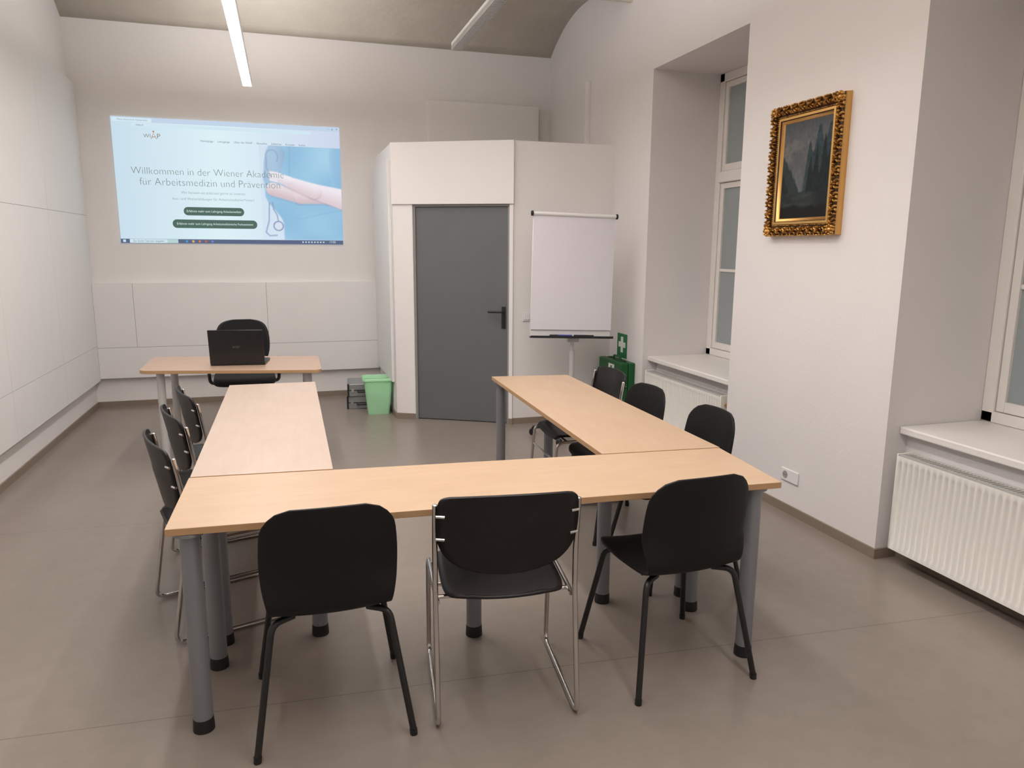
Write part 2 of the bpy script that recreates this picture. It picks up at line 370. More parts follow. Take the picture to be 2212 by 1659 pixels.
# ------------------------------------------------------------------ chairs
def interp(ctrl,n):
    out=[];m=len(ctrl)-1
    for i in range(n+1):
        t=i/n*m;k=min(int(t),m-1);f=t-k
        p0=ctrl[max(k-1,0)];p1=ctrl[k];p2=ctrl[k+1];p3=ctrl[min(k+2,m)]
        out.append(tuple(.5*((2*b)+(c-a)*f+(2*a-5*b+4*c-d)*f*f+(3*b-a-3*c+d)*f**3) for a,b,c,d in zip(p0,p1,p2,p3)))
    return out
def shell_chair(loc,rz,label):
    t=thing('chair',label,'chair',loc,rz,'black shell chairs')
    ctrl=[(-.245,.818,.200),(-.238,.76,.208),(-.228,.69,.215),(-.218,.62,.217),(-.210,.55,.213),(-.203,.49,.203),(-.185,.456,.196),(-.14,.438,.196),(-.07,.434,.202),(.03,.434,.208),(.11,.440,.21),(.17,.446,.208),(.21,.441,.20),(.230,.425,.19)]
    R=interp(ctrl,44);s=[0]
    for a_,b_ in zip(R,R[1:]):s.append(s[-1]+math.hypot(a_[0]-b_[0],a_[1]-b_[1]))
    tot=s[-1];bm=bmesh.new();rows=[];nc=16
    for (y,z,w),d_ in zip(R,s):
        rr=.085
        for dd in (d_,tot-d_):
            if dd<rr:w=w-rr+math.sqrt(max(0,rr*rr-(rr-dd)**2))
        bk=min(1,max(0,(z-.45)/.14));row=[]
        for k in range(nc+1):
            u=-1+2*k/nc;x=w*u;q=(x/.21)**2
            row.append(bm.verts.new((x,y+.045*q*bk,z+.016*q*(1-bk)+.012*(1-q)*min(1,max(0,(z-.76)/.06)))))
        rows.append(row)
    for a_,b_ in zip(rows,rows[1:]):
        for k in range(nc):bm.faces.new((a_[k],a_[k+1],b_[k+1],b_[k]))
    o=obj('seat_shell',bm,M_blk,parent=t,angle=80,label='one-piece black plastic seat and back')
    sd=o.modifiers.new('s','SOLIDIFY');sd.thickness=.010;sd.offset=0
    bv=o.modifiers.new('b','BEVEL');bv.width=.003;bv.segments=2;bv.limit_method='ANGLE'
    bm=bmesh.new()
    for yy in (-.08,.13):sweep(bm,[(-.16,yy,.420),(.16,yy,.420)],.009)
    for xx in (-.12,.12):sweep(bm,[(xx,-.10,.421),(xx,.14,.421)],.008)
    obj('seat_frame',bm,M_blkmet,parent=t)
    for sx_ in (-1,1):
        for sy_ in (-1,1):
            bm=bmesh.new();sweep(bm,fillet([(sx_*.12,sy_*.12,.424),(sx_*.188,sy_*.165,.424),(sx_*.25,sy_*.245,.012)],.035,8),.0115,12)
            cyl(bm,(sx_*.249,sy_*.244,.02),(sx_*.2505,sy_*.246,0),.0135,.0125)
            obj('leg',bm,M_blkmet,parent=t)
    return t
def sled_chair(loc,rz,label):
    t=thing('chair',label,'chair',loc,rz,'chrome sled-base chairs')
    R=interp([(.824,.196),(.818,.220),(.80,.234),(.74,.240),(.69,.239),(.65,.232),(.61,.213),(.575,.176),(.554,.125),(.546,.07)],34)
    bm=bmesh.new();rows=[];nc=16
    for z,w in R:
        rows.append([bm.verts.new((w*(-1+2*k/nc),-.262+.035*((w*(-1+2*k/nc))/.22)**2+(.80-z)*.20,z+.008*(1-(-1+2*k/nc)**2)*(1 if z>.7 else -1))) for k in range(nc+1)])
    for a_,b_ in zip(rows,rows[1:]):
        for k in range(nc):bm.faces.new((a_[k],a_[k+1],b_[k+1],b_[k]))
    o=obj('backrest',bm,M_blkwood,parent=t,angle=80);sd=o.modifiers.new('s','SOLIDIFY');sd.thickness=.011;sd.offset=0
    R=interp([(-.215,.456,.12),(-.205,.450,.165),(-.17,.444,.20),(-.10,.439,.212),(0,.438,.215),(.10,.441,.215),(.17,.443,.212),(.205,.437,.20),(.222,.42,.185)],26)
    bm=bmesh.new();rows=[]
    for y,z,w in R:
        rows.append([bm.verts.new((w*(-1+2*k/nc),y,z+.012*(-1+2*k/nc)**2)) for k in range(nc+1)])
    for a_,b_ in zip(rows,rows[1:]):
        for k in range(nc):bm.faces.new((a_[k],a_[k+1],b_[k+1],b_[k]))
    o=obj('seat',bm,M_blkwood,parent=t,angle=80);sd=o.modifiers.new('s','SOLIDIFY');sd.thickness=.012;sd.offset=0
    for s_ in (-1,1):
        bm=bmesh.new();x=.243*s_
        sweep(bm,fillet([(x,-.206,.79),(x,-.178,.62),(x,-.178,.46),(x,-.25,.012),(x,.26,.012),(x,.225,.425),(x*.97,-.165,.425)],.045,8),.0095,12)
        blob(bm,(x,-.206,.79),(.0098,.0098,.004),seg=8)
        obj('frame',bm,M_chrome,parent=t,label='bent chrome sled tube')
        for z in (.755,.67):
            y=-.262+.035+(.80-z)*.20-.007
            bm=bmesh.new();cyl(bm,(s_*.212,y-.004,z),(s_*.240,y+.005,z),.0055,n=10)
            obj('bracket',bm,M_chrome,parent=t)
    for y,z,r_ in ((-.12,.425,.008),(.16,.425,.008),(.235,.30,.007)):
        bm=bmesh.new();sweep(bm,[(-.238,y,z),(.238,y,z)],r_);obj('cross_bar',bm,M_chrome,parent=t)
    return t
c1=shell_chair((.095,2.475,0),0,'black plastic shell chair with black legs, under the table end')
copy_tree(c1,(1.385,2.42,0),math.radians(3),'black plastic shell chair with black legs, at the table corner')
copy_tree(c1,(1.83,3.17,0),math.radians(90),'black plastic shell chair pushed under the side table')
copy_tree(c1,(1.80,3.81,0),math.radians(94),'black plastic shell chair beside the white radiator')
c2=sled_chair((.70,2.44,0),math.radians(-7),'black plywood chair on a chrome sled frame, at the table end')
copy_tree(c2,(-.33,3.36,0),math.radians(-73),'black plywood chair with chrome frame along the side table')
copy_tree(c2,(-.34,3.90,0),math.radians(-74),'black plywood chair with chrome frame along the side table')
copy_tree(c2,(-.34,4.43,0),math.radians(-75),'black plywood chair with chrome frame, beside the desk')
copy_tree(c2,(1.81,4.40,0),math.radians(88),'black plywood chair with chrome frame by the first-aid case')

# office chair
t=thing('office_chair','black upholstered swivel chair behind the desk','chair',(-.37,6.68,0),math.radians(3))
bm=bmesh.new();prism(bm,rrect(-.25,.25,-.24,.24,.11),.46,.53)
obj('seat',bm,M_fabric,parent=t,bevel=.025,bseg=4)
bm=bmesh.new();rows=[]
for z,w in interp([(.60,.13),(.62,.18),(.68,.205),(.76,.215),(.86,.21),(.93,.185),(.965,.14),(.98,.07)],28):
    rows.append([bm.verts.new((w*(-1+2*k/12),.235+.02*(z-.6)-.05*(w*(-1+2*k/12)/.2)**2,z)) for k in range(13)])
for a_,b_ in zip(rows,rows[1:]):
    for k in range(12):bm.faces.new((a_[k],a_[k+1],b_[k+1],b_[k]))
o=obj('backrest',bm,M_fabric,parent=t,angle=80);sd=o.modifiers.new('s','SOLIDIFY');sd.thickness=.05;sd.offset=0
bv=o.modifiers.new('b','BEVEL');bv.width=.015;bv.segments=3;bv.limit_method='ANGLE'
bm=bmesh.new();sweep(bm,fillet([(0,.05,.45),(0,.28,.45),(0,.285,.75)],.06),.018);obj('back_bracket',bm,M_blkmet,parent=t)
bm=bmesh.new();cyl(bm,(0,0,.1),(0,0,.46),.025);cyl(bm,(0,0,.1),(0,0,.25),.035);obj('gas_column',bm,M_blkmet,parent=t)
bm=bmesh.new()
for i in range(5):
    a=2*pi*i/5+.3;sweep(bm,[(.02*math.cos(a),.02*math.sin(a),.11),(.29*math.cos(a),.29*math.sin(a),.075)],[.026,.016])
obj('star_base',bm,M_blkmet,parent=t)
for i in range(5):
    a=2*pi*i/5+.3;x,y=.29*math.cos(a),.29*math.sin(a)
    bm=bmesh.new();cyl(bm,(x-.02*math.sin(a),y+.02*math.cos(a),.028),(x+.02*math.sin(a),y-.02*math.cos(a),.028),.028);cyl(bm,(x,y,.03),(x,y,.08),.007,n=8)
    obj('castor',bm,M_foot,parent=t)
for s_ in (-1,1):
    bm=bmesh.new();sweep(bm,fillet([(s_*.2,0,.46),(s_*.28,0,.46),(s_*.29,0,.64)],.04),.014);prism(bm,[(s_*.29+p[0],p[1]) for p in rrect(-.03,.03,-.12,.12,.028)],.635,.66)
    obj('armrest',bm,M_blkmet,parent=t,bevel=.004)

# ------------------------------------------------------------------ laptop
M_lap=mat('laptop_shell',(.012,.012,.013,1),.35,bump=.1,bscale=400)
t=thing('laptop','open black laptop seen from behind its lid, on the desk','laptop',(-.365,5.80,.741),math.radians(-7))
obj('keyboard_base',B((-.195,.195,.0,.26,0,.018)),M_lap,parent=t,bevel=.005)
lid=obj('lid',B((-.195,.195,-.004,.004,0,.262)),M_lap,parent=t,bevel=.004,loc=(0,.0,.010),rot=(math.radians(8),0,0))
obj('screen',B((-.185,.185,.0042,.005,.012,.25)),emat('laptop_screen_glow',srgb(200,225,240),.6),parent=lid)
M_logo=mat('logo_silver',(.11,.11,.11,1),.4)
text('logo','acer',M_logo,lid,0,-.0045,.135,.055)
bm=bmesh.new()
for r_ in range(5):
    for k in range(14):box(bm,-.175+k*.025,-.154+k*.025,.04+r_*.024,.06+r_*.024,.018,.0195)
obj('keys',bm,M_foot,parent=t)

# ------------------------------------------------------------------ projected image
P0=(-1.525,8.188,1.64);W,H=2.14,1.195
ES=1.12
M_bg=bpy.data.materials.new('projection_light');M_bg.use_nodes=True;nt=M_bg.node_tree;b=nt.nodes['Principled BSDF']
b.inputs['Base Color'].default_value=(.02,.02,.02,1);b.inputs['Roughness'].default_value=1;b.inputs['Specular IOR Level'].default_value=0
tc=nt.nodes.new('ShaderNodeTexCoord');sp_=nt.nodes.new('ShaderNodeSeparateXYZ');nt.links.new(tc.outputs['Object'],sp_.inputs[0])
k1=nt.nodes.new('ShaderNodeMath');k1.operation='MULTIPLY_ADD';k1.inputs[1].default_value=1/W;k1.inputs[2].default_value=0;nt.links.new(sp_.outputs[0],k1.inputs[0])
r=nt.nodes.new('ShaderNodeValToRGB');r.color_ramp.elements[0].color=srgb(198,220,233);r.color_ramp.elements[1].color=srgb(202,212,234)
e=r.color_ramp.elements.new(.45);e.color=srgb(218,238,244)
nt.links.new(k1.outputs[0],r.inputs[0]);nt.links.new(r.outputs[0],b.inputs['Emission Color']);b.inputs['Emission Strength'].default_value=ES
bm=B((0,W,0,.003,0,H));pr=obj('projected_image',bm,M_bg,loc=P0)
pr['label']='projected welcome web page glowing on the white wall';pr['category']='projection'
cE={}
def E(r_,g_,b_):
    k=(r_,g_,b_)
    if k not in cE:cE[k]=emat('light_%d_%d_%d'%k,srgb(*k),ES)
    return cE[k]
def flat(name,polys,parent=pr):
    bm=bmesh.new();ms=[]
    for i,(pts,col,lay) in enumerate(polys):
        mm=E(*col)
        if mm not in ms:ms.append(mm)
        y=-.0005*lay
        f=bm.faces.new([bm.verts.new((p[0],y,p[1])) for p in pts]);f.material_index=ms.index(mm)
    me=bpy.data.meshes.new(name);bm.to_mesh(me);bm.free()
    for m_ in ms:me.materials.append(m_)
    o=bpy.data.objects.new(name,me);link(o,parent);return o
def rc(x0,x1,z0,z1):return [(x0,z0),(x1,z0),(x1,z1),(x0,z1)]
def circ(cx,cz,r_,n=24,sx=1):return [(cx+sx*r_*math.cos(2*pi*i/n),cz+r_*math.sin(2*pi*i/n)) for i in range(n)]
flat('browser_bar',[(rc(0,W,H-.045,H),(192,210,230),1),(rc(.01,.36,H-.045,H-.008),(210,230,240),2),(rc(.18,1.85,H-.085,H-.055),(206,229,239),1)])
text('tab_text','Wiener Akademie für Arbeitsmedizin',E(130,142,155),pr,.19,-.002,H-.027,.27)
text('address_text','waap.at',E(110,130,140),pr,.25,-.002,H-.07,.07)
text('window_buttons','-   o   ×',E(90,105,130),pr,2.07,-.002,H-.022,.10)
text('logo_text','WI',E(128,112,92),pr,.310,-.002,1.025,.062,hscale=.95,thin=.008)
text('logo_text','P',E(128,112,92),pr,.412,-.002,1.025,.028,hscale=.95,thin=.008)
bm=bmesh.new()
for pts in ([(.346,-.002,.998),(.369,-.002,1.055),(.392,-.002,.998)],[(.356,-.002,1.018),(.382,-.002,1.018)]):sweep(bm,pts,.003,6)
blob(bm,(.369,-.002,1.068),(.008,.002,.008),seg=12)
obj('logo_figure',bm,E(170,124,85),parent=pr)
text('menu_text','Homepage     Lehrgänge     Über die WIAP     Aktuelles     Jobbörse     Kontakt     Suche',E(120,132,150),pr,1.29,-.002,1.00,1.0)
text('headline_text','Willkommen in der Wiener Akademie',E(112,124,114),pr,.855,-.008,.695,1.42,hscale=1.08,thin=.02)
text('headline_text','für Arbeitsmedizin und Prävention',E(112,124,114),pr,.87,-.008,.592,1.31,hscale=1.08,thin=.02)
text('intro_text','Wir beraten sie jederzeit gerne zu unseren',E(135,156,150),pr,.88,-.004,.498,.60,thin=.008)
text('intro_text','Aus- und Weiterbildungen für Arbeitsmediziner*innen!',E(135,156,150),pr,.88,-.004,.437,.77,thin=.008)
for x0,x1,z0,z1,s_ in ((.59,1.16,.277,.359,'Erfahren mehr zum Lehrgang Arbeitsmedizin'),(.48,1.28,.152,.236,'Erfahren mehr zum Lehrgang Arbeitsmedizinische Fachassistenz')):
    bt=flat('button',[(rrect(x0,x1,z0,z1,.04),(76,104,96),3)])
    text('button_text',s_,E(214,232,226),bt,(x0+x1)/2,-.004,(z0+z1)/2,(x1-x0)*.9,hscale=1.1)
# photo of folded arms in scrubs: colour painted per vertex
def sst(a,b,x):
    t=min(1,max(0,(x-a)/(b-a)));return t*t*(3-2*t)
def mixc(a,b,t):return tuple(p+(q-p)*t for p,q in zip(a,b))
def cap(px,pz,ax,az,bx,bz,ra,rb):
    dx,dz=bx-ax,bz-az;t=min(1,max(0,((px-ax)*dx+(pz-az)*dz)/(dx*dx+dz*dz)))
    r_=ra+(rb-ra)*t;cx,cz=ax+dx*t,az+dz*t;d_=math.hypot(px-cx,pz-cz)
    return d_-r_,(pz-cz)/(r_+1e-6),t
def line(px,pz,pts):
    return min(cap(px,pz,a[0],a[1],b[0],b[1],0,0)[0] for a,b in zip(pts,pts[1:]))
steth=[(1.455+.06*math.cos(a),.875+.07*math.sin(a)) for a in [-.7+i*.38 for i in range(12)]]
steth2=[(1.40,.85),(1.40,.76),(1.44,.68)]
tube=[(1.44,.42),(1.45,.35),(1.48,.30),(1.49,.24)];tube2=[(1.41,.42),(1.40,.24),(1.365,.12),(1.40,.085),(1.47,.09)]
ring=[(1.49+.047*math.cos(i*.55),.185+.047*math.sin(i*.55)) for i in range(13)]
def pic(x,z):
    c=mixc((210,225,240),(204,221,238),z)
    # torso silhouette: shoulder, chest, waist on the viewer's left edge
    left=1.375+.05*sst(.80,.985,z)+.17*sst(.50,.20,z)
    tor=sst(left-.010,left+.010,x)
    f=math.sin(x*11+z*6+2*math.sin(z*5))*.5+math.sin(x*7-z*11)*.5
    blue=mixc((138,190,221),(120,175,212),.5+.5*f)
    blue=mixc(blue,(158,203,229),sst(1.7,2.0,x)*sst(.6,.9,z)*.8)
    c=mixc(c,blue,tor)
    # neckline and breast fold
    c=mixc(c,(104,148,190),sst(.010,.0,abs(x-1.62-.05*(z-.7)))*sst(.66,.72,z)*.5)
    c=mixc(c,(108,154,196),sst(.012,.0,abs(z-.30+.05*math.sin(x*5)))*tor*sst(1.6,1.7,x)*.35)
    # upper arm in sleeve, viewer's left
    dd,s_,t_=cap(x,z,1.49,.90,1.435,.66,.095,.075)
    c=mixc(c,mixc((112,146,186),(142,178,208),.5+.5*math.sin((x-1.35)*16)),sst(.012,-.012,dd)*.9)
    # sleeve of the other arm, viewer's right
    dd,s_,t_=cap(x,z,2.12,.92,2.16,.60,.10,.12);c=mixc(c,mixc((122,172,210),(146,196,226),.5+.5*math.sin(x*20)),sst(.012,-.012,dd)*.8)
    # rear forearm: lower one, joined to its elbow at the left, hand hidden under the right upper arm
    for (ax,az,bx,bz,ra,rb) in ((1.45,.555,1.72,.475,.065,.060),(1.72,.475,2.06,.470,.060,.050)):
        dd,s_,t_=cap(x,z,ax,az-.018,bx,bz-.018,ra,rb);c=mixc(c,(104,140,182),sst(.014,-.014,dd)*.35*tor)
        dd,s_,t_=cap(x,z,ax,az,bx,bz,ra,rb);c=mixc(c,mixc((206,176,180),(232,210,214),sst(-1,.8,s_)),sst(.008,-.008,dd))
    # front forearm: from the right elbow up over to the hand resting on the left upper arm
    for (ax,az,bx,bz,ra,rb) in ((2.18,.46,1.86,.545,.105,.075),(1.86,.545,1.60,.635,.075,.052)):
        dd,s_,t_=cap(x,z,ax,az-.016,bx,bz-.016,ra,rb);c=mixc(c,(168,142,158),sst(.012,-.012,dd)*.45)
        dd,s_,t_=cap(x,z,ax,az,bx,bz,ra,rb);c=mixc(c,mixc((220,194,198),(242,230,234),sst(-1,.8,s_)),sst(.008,-.008,dd))
    # hand laid flat over the sleeve, fingers together
    dd,s_,t_=cap(x,z,1.60,.64,1.50,.675,.050,.048);c=mixc(c,mixc((222,198,204),(244,234,238),sst(-1,.6,s_)),sst(.006,-.006,dd))
    for k in range(4):
        ax,az=1.505-.004*k,.712-.025*k;dd,s_,t_=cap(x,z,ax,az,ax-.085+.008*k,az+.012,.0145,.0125)
        c=mixc(c,(204,180,190),sst(.004,.0,dd)*.5);c=mixc(c,(238,226,232),sst(.0,-.004,dd))
    d_=min(line(x,z,steth),line(x,z,steth2),line(x,z,tube),line(x,z,tube2))
    c=mixc(c,(116,132,172),sst(.010,.004,d_)*.7)
    if math.hypot(x-1.49,z-.185)<.045:c=(214,221,236)
    c=mixc(c,(124,136,176),sst(.009,.004,line(x,z,ring)))
    return mixc(c,(214,228,240),.22+.14*sst(1.66,1.5,x)*sst(.5,.6,z))
nx,nz=150,172;X0,X1,Z0,Z1=1.335,W,.045,.985
bm=bmesh.new();cl=bm.verts.layers.float_color.new('paint');g_=[]
for j in range(nz+1):
    row=[]
    for i in range(nx+1):
        x=X0+(X1-X0)*i/nx;z=Z0+(Z1-Z0)*j/nz;v=bm.verts.new((x,-.001,z));v[cl]=srgb(*pic(x,z));row.append(v)
    g_.append(row)
for j in range(nz):
    for i in range(nx):bm.faces.new((g_[j][i],g_[j][i+1],g_[j+1][i+1],g_[j+1][i]))
me=bpy.data.meshes.new('picture');bm.to_mesh(me);bm.free()
M_pic=bpy.data.materials.new('projected_photo_light');M_pic.use_nodes=True;nt=M_pic.node_tree;b=nt.nodes['Principled BSDF']
b.inputs['Base Color'].default_value=(.02,.02,.02,1);b.inputs['Roughness'].default_value=1;b.inputs['Specular IOR Level'].default_value=0
at=nt.nodes.new('ShaderNodeVertexColor');at.layer_name='paint';nt.links.new(at.outputs[0],b.inputs['Emission Color']);b.inputs['Emission Strength'].default_value=ES
me.materials.append(M_pic);link(bpy.data.objects.new('picture',me),pr)
tb=[(rc(0,W,0,.042),(88,100,130),5),(rc(.08,.42,.003,.040),(206,226,236),6),(rc(.42,.52,.003,.040),(180,208,208),6),(rc(.02,.045,.01,.034),(200,225,235),6)]
for i,cc in enumerate([(70,150,205),(220,175,90),(210,120,80),(180,100,80),(100,130,200)]):tb.append((circ(.60+i*.06,.021,.012),cc,6))
for i in range(8):tb.append((rc(1.72+i*.03,1.735+i*.03,.014,.03),(190,205,220),6))
flat('task_bar',tb)
text('search_text','Zur Suche Text hier eingeben',E(95,110,120),pr,.25,-.004,.021,.28)
text('clock_text','17:05',E(215,225,235),pr,2.03,-.004,.023,.06)

# ------------------------------------------------------------------ flipchart
t=thing('flipchart','white flipchart with blank paper pad on a wheeled stand','flipchart',(2.33,5.83,0),math.radians(-6))
bd=obj('board',B((-.352,.352,0,.018,0,1.02)),M_white,parent=t,bevel=.006,loc=(-.03,-.035,.875),rot=(math.radians(-3),math.radians(1.6),0))
obj('paper_pad',B((-.350,.350,-.014,-.001,.062,1.005)),M_paper,parent=bd,bevel=.001)
bm=bmesh.new();cyl(bm,(-.355,-.014,1.015),(.355,-.014,1.015),.016)
obj('clamp_bar',bm,M_white,parent=bd,label='white paper clamp roll')
for s_ in (-1,1):
    bm=bmesh.new();cyl(bm,(s_*.355,-.014,1.015),(s_*.372,-.014,1.015),.022);obj('clamp_knob',bm,M_foot,parent=bd,bevel=.004)
bm=B((-.36,.36,-.055,0,-.006,.004),(-.36,.36,-.060,-.052,-.006,.014));obj('pen_tray',bm,M_foot,parent=bd,bevel=.003)
for i,(x,m_) in enumerate(((-.19,M_foot),(-.12,M_blue),(.02,M_foot),(.07,M_foot))):
    bm=bmesh.new();cyl(bm,(x,-.03-.012*(i%2),.014),(x+.12,-.03-.012*(i%2),.014),.009);obj('marker',bm,m_,parent=bd,bevel=.002)
bm=bmesh.new();cyl(bm,(0,.02,.08),(0,.02,.75),.022);cyl(bm,(0,.02,.5),(0,.02,1.5),.016);box(bm,-.05,.05,-.02,.03,.83,.90)
obj('post',bm,M_legl,parent=t)
bm=bmesh.new()
for i in range(5):
    a=2*pi*i/5+2.9;sweep(bm,[(0,.02,.10),(.33*math.cos(a),.02+.33*math.sin(a),.07)],[.022,.014])
obj('star_base',bm,M_foot,parent=t)
for i in range(5):
    a=2*pi*i/5+2.9;x,y=.33*math.cos(a),.02+.33*math.sin(a)
    bm=bmesh.new();cyl(bm,(x-.018*math.sin(a),y+.018*math.cos(a),.03),(x+.018*math.sin(a),y-.018*math.cos(a),.03),.03);cyl(bm,(x,y,.03),(x,y,.075),.007,n=8)
    obj('castor',bm,M_foot,parent=t)

# ------------------------------------------------------------------ first aid
def cross(bm,c,s,w,th):
    P=[(-w,-s),(w,-s),(w,-w),(s,-w),(s,w),(w,w),(w,s),(-w,s),(-w,w),(-s,w),(-s,-w),(-w,-w)]
    a=[bm.verts.new((c[0]+x,c[1]-th,c[2]+z)) for x,z in P];b_=[bm.verts.new((c[0]+x,c[1],c[2]+z)) for x,z in P]
    bm.faces.new(a);bm.faces.new(b_[::-1])
    for i in range(12):bm.faces.new((a[i],a[(i+1)%12],b_[(i+1)%12],b_[i]))
t=thing('first_aid_case','green first-aid case with white cross mounted on the wall','first aid kit',(XR,6.09,.26),-pi/2)
obj('case_body',B((-.24,.24,-.065,0,0,.36)),M_green,parent=t,bevel=.012,bseg=3)
obj('case_lid',B((-.24,.24,-.14,-.068,0,.36)),M_green,parent=t,bevel=.012,bseg=3)
obj('emblem_panel',B((-.02,.10,-.1425,-.14,.21,.33)),M_crossw,parent=t)
bm=bmesh.new();cross(bm,(.04,-.1425,.27),.045,.016,.001);obj('emblem',bm,M_greenw,parent=t)
bm=bmesh.new();sweep(bm,fillet([(-.07,-.066,.358),(-.07,-.066,.392),(.07,-.066,.392),(.07,-.066,.358)],.02),.009);obj('handle',bm,M_green,parent=t)
for x in (-.14,.14):obj('latch',B((x-.015,x+.015,-.085,-.05,.355,.366)),M_foot,parent=t,bevel=.002)
t=thing('first_aid_sign','green square sign with a white first-aid cross','sign',(XR,6.13,.63),-pi/2)
obj('sign_plate',B((-.10,.10,-.004,0,0,.22)),M_greenw,parent=t)
bm=bmesh.new();cross(bm,(0,-.004,.12),.072,.024,.001);obj('emblem',bm,M_crossw,parent=t)

# ------------------------------------------------------------------ bin and cases
M_bin=mat('translucent_green_plastic',srgb(196,250,206),.4,trans=.25,alpha=.8)
t=thing('waste_bin','translucent light green plastic waste bin','bin',(.83,7.22,0),math.radians(-4))
bm=bmesh.new();lv=[]
for z,w,dd in ((0,.105,.09),(.33,.135,.115),(.335,.15,.128),(.362,.152,.13)):
    lv.append([bm.verts.new((p[0],p[1],z)) for p in rrect(-w,w,-dd,dd,.03)])
for a_,b_ in zip(lv,lv[1:]):
    n_=len(a_)
    for k in range(n_):bm.faces.new((a_[k],a_[(k+1)%n_],b_[(k+1)%n_],b_[k]))
bm.faces.new(lv[0][::-1])
o=obj('bin_body',bm,M_bin,parent=t);sd=o.modifiers.new('s','SOLIDIFY');sd.thickness=.003
bm=bmesh.new();prism(bm,rrect(-.09,.09,-.07,.07,.02),.01,.20);obj('bin_bag',bm,mat('bin_bag',srgb(205,240,210),.6,bump=1,bscale=20),parent=t)
def case(loc,rz,label):
    t=thing('equipment_case',label,'case',loc,rz,'stacked aluminium cases')
    obj('case_shell',B((-.15,.15,-.19,.19,0,.128)),M_alu,parent=t,bevel=.006)
    obj('edge_trim',B((-.152,.152,-.192,.192,.060,.068),(-.153,-.135,-.193,-.175,0,.129),(.135,.153,-.193,-.175,0,.129)),M_foot,parent=t)
    bm=bmesh.new();sweep(bm,fillet([(-.05,-.19,.05),(-.05,-.22,.05),(.05,-.22,.05),(.05,-.19,.05)],.015),.007);obj('handle',bm,M_foot,parent=t)
    for x in (-.10,.10):obj('latch',B((x-.014,x+.014,-.197,-.188,.045,.085)),M_chrome,parent=t)
    return t
cs=case((.72,7.62,0),math.radians(-8),'silver aluminium case with black handle on the floor')
copy_tree(cs,(.715,7.61,.130),math.radians(-4),'silver aluminium case stacked on another case')

# ------------------------------------------------------------------ painting
M_gold=bpy.data.materials.new('antique_gold');M_gold.use_nodes=True;nt=M_gold.node_tree;b=nt.nodes['Principled BSDF']
r=nt.nodes.new('ShaderNodeValToRGB')
tc=nt.nodes.new('ShaderNodeTexCoord');nn=nt.nodes.new('ShaderNodeTexNoise');nn.inputs['Scale'].default_value=45;nt.links.new(tc.outputs['Object'],nn.inputs['Vector'])
r.color_ramp.elements[0].position=.34;r.color_ramp.elements[0].color=(.18,.08,.02,1);r.color_ramp.elements[1].position=.58;r.color_ramp.elements[1].color=(.68,.38,.11,1)
nt.links.new(nn.outputs['Fac'],r.inputs[0]);nt.links.new(r.outputs[0],b.inputs['Base Color']);b.inputs['Metallic'].default_value=.8;b.inputs['Roughness'].default_value=.28
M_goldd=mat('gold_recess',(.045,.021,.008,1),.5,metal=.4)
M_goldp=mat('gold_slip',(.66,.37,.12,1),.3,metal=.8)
t=thing('framed_painting','dark mountain landscape painting in ornate gilded frame on the wall','painting',(XR,3.735,1.70),-pi/2)
PW,PH=.62,.755
bm=bmesh.new()
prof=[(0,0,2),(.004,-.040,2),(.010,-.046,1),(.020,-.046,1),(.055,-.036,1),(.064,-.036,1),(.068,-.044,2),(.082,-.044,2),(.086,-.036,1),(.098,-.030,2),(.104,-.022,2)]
rings=[]
for w,y,mi in prof:
    rings.append([bm.verts.new((x,y,z)) for x,z in ((-PW/2+w,w),(PW/2-w,w),(PW/2-w,PH-w),(-PW/2+w,PH-w))])
for (a_,b_),pq in zip(zip(rings,rings[1:]),prof[1:]):
    for k in range(4):bm.faces.new((a_[k],a_[(k+1)%4],b_[(k+1)%4],b_[k])).material_index=pq[2]
bm.faces.new(rings[0][::-1])
def leafrun(p0,p1,n_,ang):
    for i in range(n_):
        q=(i+.5)/n_;x=p0[0]+(p1[0]-p0[0])*q;z=p0[1]+(p1[1]-p0[1])*q;h=((p1[0]-p0[0])**2+(p1[1]-p0[1])**2)**.5/n_
        ca,sa=math.cos(ang),math.sin(ang)
        def P(u,v,dy=0):return (x+u*ca-v*sa,-.050+dy,z+u*sa+v*ca)
        for s_ in (-1,1):
            blob(bm,P(s_*h*.22,.009),(h*.26,.016,.006),rot=-(ang+s_*.75),seg=8)
            blob(bm,P(s_*h*.24,-.013),(h*.20,.014,.0045),rot=-(ang-s_*.6),seg=8)
            blob(bm,P(s_*h*.30,-.026),(.007,.010,.006),seg=8)
        blob(bm,P(0,.017),(.006,.014,.006),seg=8);blob(bm,P(0,-.006,-.004),(.0055,.020,.011),rot=-ang,seg=8)
        blob(bm,P(0,-.028),(.010,.010,.006),rot=-ang,seg=8)
        blob(bm,P(h*.5,.004),(.007,.018,.007),seg=8)
w=.030
leafrun((-PW/2+.03,w),(PW/2-.03,w),8,0);leafrun((PW/2-.03,PH-w),(-PW/2+.03,PH-w),8,pi)
leafrun((PW/2-w,.03),(PW/2-w,PH-.03),10,pi/2);leafrun((-PW/2+w,PH-.03),(-PW/2+w,.03),10,-pi/2)
for sx_ in (-1,1):
    for sz in (0,1):
        x=sx_*(PW/2-.03);z=.03 if not sz else PH-.03
        blob(bm,(x,-.050,z),(.016,.020,.016),seg=12)
        for k in range(8):
            a=k*pi/4;blob(bm,(x+.024*math.cos(a),-.052,z+.024*math.sin(a)),(.009,.014,.009),seg=8)
wb=.061
def beads(p0,p1,n_):
    for i in range(n_):
        q=i/(n_-1);blob(bm,(p0[0]+(p1[0]-p0[0])*q,-.041,p0[1]+(p1[1]-p0[1])*q),(.0042,.005,.0042),seg=6)
X=PW/2-wb
